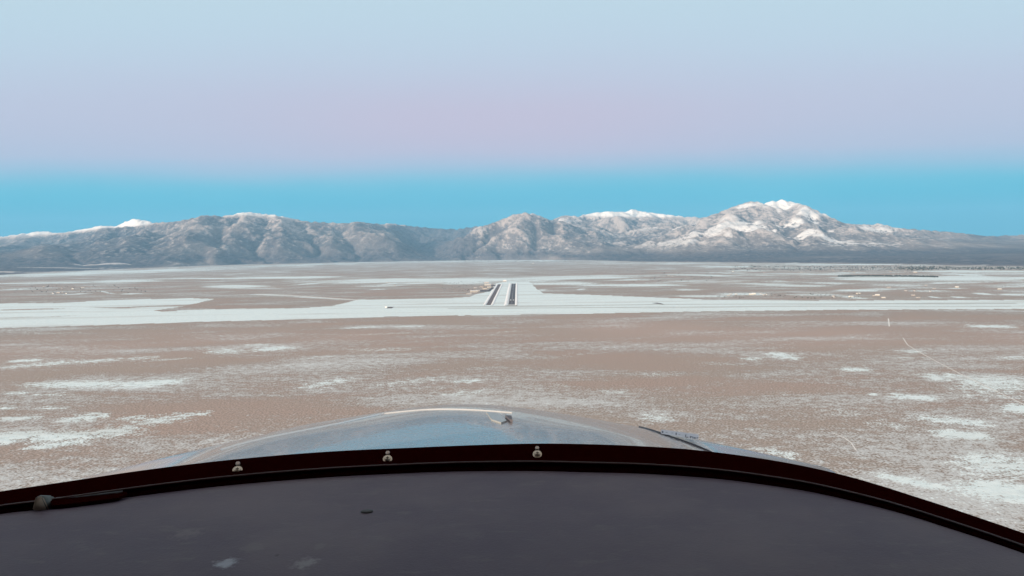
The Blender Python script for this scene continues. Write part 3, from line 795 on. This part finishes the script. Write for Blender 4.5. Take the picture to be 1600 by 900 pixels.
# windscreen retaining rim
def rim_mat():
    t = NT('rim_plastic')
    n = t.noise(t.mapping(t.node('ShaderNodeTexCoord').outputs['Object'], (1, 1, 1)), 60, 4, .6)
    t.l.new(t.mix(n, (0.0085, 0.0006, 0.0005), (0.0130, 0.0012, 0.0010)), t.p.inputs['Base Color'])
    t.p.inputs['Roughness'].default_value = .8; t.p.inputs['Specular IOR Level'].default_value = .0
    return t.m
M_rim = rim_mat()
prof = [(-.10, .002), (.0, .000), (.22, .010), (.30, .006), (.34, .009), (.40, .013), (.75, .030), (.94, .040), (1.0, .045), (1.0, .056), (.8, .064), (.3, .066)]
V = []; Fc = []
for s_ in ss:
    for f, o_ in prof: V.append(rim_pt(s_, f, o_))
K = len(prof)
for i in range(len(ss) - 1):
    for j in range(K - 1): a = i * K + j; Fc.append((a, a + K, a + K + 1, a + 1))
rim = part('windshield_rim', V, Fc, M_rim); tag(rim, 'black-red curved windscreen retaining strip')
# the paler bead along the rim
M_bead = simple('rim_bead', (0.03, 0.009, 0.008), .45, nscale=50)
V = []; Fc = []
for s_ in ss[10:-8]:
    c0 = rim_pt(s_, .31, .0045)
    for a in range(6): V.append(c0 + np.array([0, math.cos(a * 1.047) * .0011, math.sin(a * 1.047) * .0011]))
n_ = len(ss[10:-8])
for i in range(n_ - 1):
    for a in range(6): Fc.append((i * 6 + a, i * 6 + (a + 1) % 6, i * 6 + 6 + (a + 1) % 6, i * 6 + 6 + a))
part('bead', V, Fc, M_bead, parent=rim)

# screws in the rim
M_steel = simple('screw_steel', (0.46, 0.38, 0.29), .38, .85, nscale=400, namt=.5)
M_dark = simple('blackened_recess', (0.01, 0.01, 0.01), .6)
M_screw_refl = simple('screw_reflection_metal', (0.36, 0.29, 0.25), .4, .9)
def lathe(pr, n=20):
    V = []; Fc = []
    for r_, z_ in pr:
        for k in range(n): a = 2 * math.pi * k / n; V.append((r_ * math.cos(a), r_ * math.sin(a), z_))
    for i in range(len(pr) - 1):
        for k in range(n): Fc.append((i * n + k, i * n + (k + 1) % n, (i + 1) * n + (k + 1) % n, (i + 1) * n + k))
    Fc.append(tuple(range(n))[::-1]); Fc.append(tuple((len(pr) - 1) * n + k for k in range(n)))
    return V, Fc
for px, f in ((371, .55), (605.5, .58), (839.5, .60)):
    c = rim_pt(px, f, .0195)
    e = bpy.data.objects.new('screw', None)
    # screw head mesh is the part; washer, recess and reflection are its pieces
    V, Fc = lathe([(.0046, 0), (.0048, .0008), (.0042, .0022), (.0026, .0034), (.0008, .0038)])
    h = mesh_obj('screw', V, Fc, M_steel, rim, True); h.location = Vector(c - PO)
    dz = Vector((-c[0] * .8, -c[1], 1.1 * abs(c[1]))).normalized()
    h.rotation_euler = dz.to_track_quat('Z', 'Y').to_euler(); h.scale = (.78, .78, .78)
    V, Fc = lathe([(.0066, -.0014), (.0070, -.0006), (.0066, .0002), (.0050, .0004)])
    mesh_obj('washer', V, Fc, M_steel, h, True)
    mesh_obj('recess', *merge(box_m(-.0022, .0022, -.0004, .0004, .0030, .0041), box_m(-.0004, .0004, -.0022, .0022, .0029, .0040)), M_dark, h)
    V, Fc = lathe([(.0028, -.004), (.0034, -.003), (.0034, .0012), (.0026, .002)], 6)  # solid above the head stands in for its reflection in the glass
    nt = mesh_obj('screw_reflection', V, Fc, M_screw_refl, h); nt.location = (0, .0125, -.004)

# wedge bracket and its slotted strip at the left of the glareshield
M_wedge = simple('rubber_lit', (0.27, 0.22, 0.17), .7, nscale=90, namt=.25)
M_wedge_shaded = simple('rubber_shaded', (0.075, 0.09, 0.085), .7, nscale=90, namt=.25)
def pr(px, py, r_):
    d = ray(px, py); t_ = r_ / np.hypot(d[0], d[1]); return np.array([d[0] * t_, d[1] * t_, CAMH + d[2] * t_])
w0 = onz(60, 798); rw = np.hypot(w0[0], w0[1]); rk = rw + .016
V = [pr(48.5, 798, rw), pr(77, 799.5, rw), pr(98, 792, rk), pr(70, 789, rk), pr(56, 775.5, rw), pr(66.5, 776, rw), pr(83, 774, rk), pr(62, 773.5, rk)]
bm = bmesh.new(); vs = [bm.verts.new(tuple(v - PO)) for v in V]
for f in ((0, 1, 5, 4), (1, 2, 6, 5), (2, 3, 7, 6), (3, 0, 4, 7), (4, 5, 6, 7), (3, 2, 1, 0)): bm.faces.new([vs[i] for i in f])
bmesh.ops.bevel(bm, geom=bm.edges[:], offset=.0012, segments=2, affect='EDGES')
wd = bm_obj('bracket', bm, M_wedge, plane, True); tag(wd, 'brown rubber wedge bracket at the left end of the rim')
wd.data.materials.append(M_wedge_shaded)
for pl in wd.data.polygons:
    if pl.normal.x * .55 - pl.normal.y * .80 + pl.normal.z * .25 < .62: pl.material_index = 1  # lit front and shaded sides put into the rubber colour by face normal
# dark slot running right from the wedge, with a raised grey lip
slot_pts = [(80, 796, 789), (100, 795, 788), (130, 791.5, 785), (160, 788, 782), (185, 784.5, 779.2), (199, 777.5, 776)]
V = []; Fc = []
for px, y0, y1 in slot_pts:
    a = onz(px, y0); b = onz(px - 1, y1); V += [a + [0, 0, .0018], a + [0, 0, .0045], b + [0, 0, .0055], b + [0, 0, .0018]]
for i in range(len(slot_pts) - 1):
    for j in range(4): Fc.append((i * 4 + j, i * 4 + (j + 1) % 4, i * 4 + 4 + (j + 1) % 4, i * 4 + 4 + j))
Fc += [(3, 2, 1, 0), tuple(len(V) - 4 + k for k in range(4))]
part('strap', V, Fc, M_rim, False, parent=gs)
M_lip = simple('grey_lip', (0.07, 0.075, 0.08), .6, nscale=60)
V = []; Fc = []
for px, y0, y1 in ((88, 787.5, 783), (120, 785.2, 780.5), (150, 781.5, 776.5), (175, 778.5, 774), (192, 776, 773)):
    a = onz(px, y0); b = onz(px, y1); V += [a + [0, 0, .0015], a + [0, 0, .0058], b + [0, 0, .0050], b + [0, 0, .0015]]
for i in range(4):
    for j in range(4): Fc.append((i * 4 + j, i * 4 + (j + 1) % 4, i * 4 + 4 + (j + 1) % 4, i * 4 + 4 + j))
Fc += [(3, 2, 1, 0), tuple(len(V) - 4 + k for k in range(4))]
part('lip', V, Fc, M_lip, False, parent=gs)
# small dark oval stop on the top
c = onz(573.5, 804.5); V, Fc = lathe([(.0058, -.002), (.0060, .0012), (.005, .0026), (.002, .003)], 20)
st = mesh_obj('button', [(v[0], v[1] * .8, v[2] * .5 - .001) for v in V], Fc, M_dark, gs, True); st.location = Vector(c - PO) + Vector((0, 0, .004))

# engine cowling: lofted barrel with crowned top, polished paint that mirrors sky and ground
X0 = -0.135
def ztop(y):
    return float(np.interp(y, [.88, 1.0, 1.35, 1.55, 1.7, 1.85, 2.0, 2.12, 2.22, 2.28], [-.268, -.276, -.308, -.331, -.352, -.379, -.411, -.447, -.50, -.57]))
ystn = np.concatenate([np.linspace(.90, 2.0, 45), np.linspace(2.02, 2.28, 24)])
zt = np.array([ztop(v) for v in ystn]); 
for _ in range(10): zt[1:-1] = (zt[:-2] + zt[2:] + zt[1:-1] * 2) / 4
def lat(dx, y):
    k = float(np.interp(y, [1.0, 1.3, 1.75], [.030, .085, .205])); e0 = .012
    return k * ((dx * dx + e0) ** .65 - e0 ** .65) + 2.2 * np.interp(y, [1.0, 1.75], [1, 0]) * max(0, abs(dx) - .27) ** 2
V = []; Fc = []; rowsN = None
for y, z in zip(ystn, zt):
    hw = .84 * (1 - max(0, (y - 1.95)) * .35)
    row = []
    for u in np.linspace(-1, 1, 81):
        dx = u * hw; row.append((X0 + dx, y, CAMH + z - lat(dx, y)))
    zs = row[-1][2]
    for a in np.linspace(0.1, 1, 8) * math.pi / 2: row.append((X0 + hw + .09 * math.sin(a), y, zs - .12 * (1 - math.cos(a))))
    for v in np.linspace(.1, 1, 6): row.append((X0 + (hw + .09) * (1 - .25 * v * v), y, zs - .12 - .5 * v * (1 - max(0, (y - 1.9)) * .6)))
    mir = [(2 * X0 - p[0], p[1], p[2]) for p in row[81:]][::-1]
    full = row + mir
    V += full; rowsN = len(full)
for i in range(len(ystn) - 1):
    for j in range(rowsN):
        a = i * rowsN + j; b = i * rowsN + (j + 1) % rowsN
        Fc.append((a, b, b + rowsN, a + rowsN))
Fc.append(tuple((len(ystn) - 1) * rowsN + k for k in range(rowsN)))
def cowl_mat():
    t = NT('cowling_paint')
    tcn = t.node('ShaderNodeTexCoord').outputs['Object']
    n = t.noise(t.mapping(tcn, (1, 2, 1)), 6, 5, .6); n2 = t.noise(tcn, 90, 3, .6)
    t.l.new(t.mix(n, (0.215, 0.185, 0.180), (0.29, 0.255, 0.245)), t.p.inputs['Base Color'])
    t.p.inputs['Metallic'].default_value = .0
    t.p.inputs['Coat Weight'].default_value = .45; t.p.inputs['Coat Roughness'].default_value = .04; t.p.inputs['Coat IOR'].default_value = 1.5
    t.l.new(t.rng(n2, .3, .7, .16, .30), t.p.inputs['Roughness'])
    t.bump(n, .004, .35)
    return t.m
M_cowl = cowl_mat()
cowl = part('cowling', V, Fc, M_cowl); tag(cowl, 'glossy pale engine cowling mirroring blue sky and brown ground')
def cowl_at(px, py):                        # hit the cowling top along a sight line
    d = ray(px, py)
    for t in np.linspace(.95, 2.2, 4000):
        x = d[0] * t / d[1]; y = t; z = d[2] * t / d[1]
        if z <= np.interp(y, ystn, zt) - lat(x - X0, y): return np.array([x, y, CAMH + z])
    y = 1.95; x = d[0] * y / d[1]; return np.array([x, y, CAMH + np.interp(y, ystn, zt) - lat(x - X0, y)])
def strip_on_cowl(name, pts, w, h, mat, n=40):
    P = [cowl_at(*p) for p in pts]; xs_ = np.array([p[0] for p in P]); yv = np.array([p[1] for p in P]); tt = np.linspace(0, 1, len(P))
    V = []; Fc = []
    for q in np.linspace(0, 1, n):
        x = np.interp(q, tt, xs_); y = np.interp(q, tt, yv); ww = w * (math.sin(math.pi * min(1, max(0.02, q))) ** .5)
        for o_, hh in ((-ww, -.002), (-ww * .7, h), (ww * .7, h), (ww, -.002)):
            V.append((x, y + o_, CAMH + np.interp(y + o_, ystn, zt) - lat(x - X0, y) + hh))
    for i in range(n - 1):
        for j in range(3): a = i * 4 + j; Fc.append((a, a + 4, a + 5, a + 1))
    return part(name, V, Fc, mat, True, parent=cowl)
M_seam = simple('seam_sealant', (0.03, 0.035, 0.05), .5)
def seam():
    V = []; Fc = []; n = 50
    for q in np.linspace(0, 1, n):
        px = np.interp(q, [0, 1], [998, 1112]); y = float(np.interp(q, [0, .12, .25, .45, .7, 1], [1.86, 1.78, 1.72, 1.67, 1.65, 1.63]))
        x = ray(px, 680)[0] / ray(px, 680)[1] * y; w = .006 * (.25 + .75 * math.sin(math.pi * q) ** .5 if 0 < q < 1 else .25)
        for o_, hh in ((-w, -.002), (-w * .6, .003), (w * .6, .003), (w, -.002)):
            V.append((x, y + o_, CAMH + np.interp(y + o_, ystn, zt) - lat(x - X0, y + o_) + hh))
    for i in range(n - 1):
        for j in range(3): a_ = i * 4 + j; Fc.append((a_, a_ + 4, a_ + 5, a_ + 1))
    part('seam', V, Fc, M_seam, True, parent=cowl)
seam()
M_highlight = simple('highlight_bright', (0.85, 0.85, 0.83), .2, .6)  # bright strip standing in for the highlight along the cowling crest
def highlight_line(pts):
    return strip_on_cowl('crest_highlight', pts, .003, .0022, M_highlight, 80)
highlight_line([(345, 703), (430, 682), (530, 662), (597, 647), (665, 640.5), (740, 641), (800, 645.5)])
# oil-door blister with a dark inlet
M_blis = simple('panel_paint', (0.36, 0.37, 0.36), .3, .1)
def facet(name, pts, lift, mat):
    P = [cowl_at(*p) for p in pts]
    V = [p + np.array([0, 0, lift]) for p in P] + [p - np.array([0, 0, .006]) for p in P]; n = len(P)
    return part(name, V, [tuple(range(n))[::-1], tuple(range(n, 2 * n))] + [(k, (k + 1) % n, (k + 1) % n + n, k + n) for k in range(n)], mat, False, parent=cowl)
facet('oil_door', [(760, 645.5), (777, 646.5), (792, 659), (783, 662), (768, 657)], .0025, M_blis)
inl = [cowl_at(789.5, 653.5), cowl_at(799, 654), cowl_at(801, 660.5), cowl_at(797, 660)]
V = [p + np.array([0, 0, .006]) for p in inl] + [p + np.array([0, 0, -.01]) for p in inl]
part('inlet', V, [(0, 1, 2, 3), (4, 7, 6, 5), (0, 4, 5, 1), (1, 5, 6, 2), (2, 6, 7, 3), (3, 7, 4, 0)], simple('inlet_black', (.09, .085, .10), .7), False, parent=cowl)
# small grey placard with its worn dark lettering
pa = cowl_at(1060, 684)
M_plac = simple('placard_grey', (0.42, 0.42, 0.46), .5, nscale=60)
def q3(px, py, Y, lift=0): v = at(px, py, Y); v[2] += lift; return v
YY = 1.68
cs = [q3(1034, 678, YY), q3(1091, 686.5, YY), q3(1092, 680.5, YY + .05), q3(1035, 672.8, YY + .05)]
V = cs + [p + np.array([0, .012, 0]) for p in cs]
pl_ = part('placard', V, [(0, 1, 2, 3), (7, 6, 5, 4), (0, 4, 5, 1), (1, 5, 6, 2), (2, 6, 7, 3), (3, 7, 4, 0)], M_plac, False, parent=cowl)
segs = [(1034, 673.2, 1036.5, 676.5), (1040, 675.3, 1043, 675.9), (1049, 676.2, 1052, 676.8), (1055.5, 676, 1057.5, 679.6), (1060, 678.8, 1063, 679.4), (1070.5, 679, 1071.8, 682.8), (1071.8, 679, 1075.5, 679.9), (1071.8, 682.4, 1075.5, 683.3),
        (1078, 680.6, 1079.6, 684.4), (1079.6, 681.9, 1082, 683.2), (1082, 681, 1083.5, 684.8), (1085, 681.4, 1086.6, 685.4), (1084, 683, 1091, 684.6)]
V = []; Fc = []
for x0, y0, x1, y1 in segs:
    fy = lambda x_, y_: YY - .004 + .05 * np.clip((678 + (x_ - 1034) * .149 - y_) / 5.6, 0, 1)
    b = len(V); V += [q3(x0, y1, fy(x0, y1)), q3(x1, y1, fy(x1, y1)), q3(x1, y0, fy(x1, y0)), q3(x0, y0, fy(x0, y0))]; Fc.append((b, b + 1, b + 2, b + 3))
part('lettering', V, Fc, simple('placard_ink', (.02, .02, .04), .5), False, parent=pl_)

# cabin shell over and behind the seats: shades the glareshield as the real roof does
M_lin = simple('headliner', (0.22, 0.21, 0.20), .9, nscale=20)
V = []; Fc = []; n = 28
for y in (-1.6, -1.2, -.7, -.2, .46):
    for th in (0, .04):
        for k in range(n + 1):
            a = math.pi * 1.5 * k / n - math.pi * .25
            V.append((-.1 + (0.72 + th) * math.cos(a), y, CAMH - .12 + (0.52 + th) * math.sin(a)))
nn = 2 * (n + 1)
for i in range(4):
    for k in range(n):
        a = i * nn + k; Fc.append((a, a + 1, a + 1 + nn, a + nn)); a += n + 1; Fc.append((a, a + nn, a + 1 + nn, a + 1))
for k in range(n):
    Fc.append((k, k + n + 1, k + n + 2, k + 1)); a = 4 * nn + k; Fc.append((a, a + 1, a + n + 2, a + n + 1))
Fc.append(tuple(range(n + 1)))
part('cabin_roof', V, Fc, M_lin, True)

WINDSHIELD = True
if WINDSHIELD:
    t = NT('windshield_acrylic'); t.n.remove(t.p)
    tr = t.node('ShaderNodeBsdfTransparent'); tr.inputs[0].default_value = (.985, .99, .985, 1)
    t.l.new(tr.outputs[0], t.out.inputs[0])
    V = []; Fc = []; m = 24
    sel = ss[::4]
    for th in (0, .005):
        for s_ in sel:
            b = rim_pt(s_, .96, .046 + th); rootx = -.1 + (0.74 + th) * math.cos(math.pi * (.5 - .30 * np.clip((s_ - 785) / 1115, -1, 1)))
            tz = CAMH - .12 + (.54 + th) * math.sin(math.pi * (.5 - .30 * np.clip((s_ - 785) / 1115, -1, 1)))
            tp = np.array([rootx, .12, tz])
            mid = np.array([(b[0] * .62 + tp[0] * .5), b[1] * .72 + .12, b[2] * .45 + tz * .55 + .05])
            for j in range(m + 1):
                f = j / m; p = b * (1 - f) ** 2 + mid * 2 * f * (1 - f) + tp * f * f; V.append(p)
    ns = len(sel); k1 = m + 1; off = ns * k1
    for i in range(ns - 1):
        for j in range(m):
            a = i * k1 + j; Fc.append((a, a + 1, a + k1 + 1, a + k1)); a += off; Fc.append((a, a + k1, a + k1 + 1, a + 1))
    part('windshield', V, Fc, t.m, True)
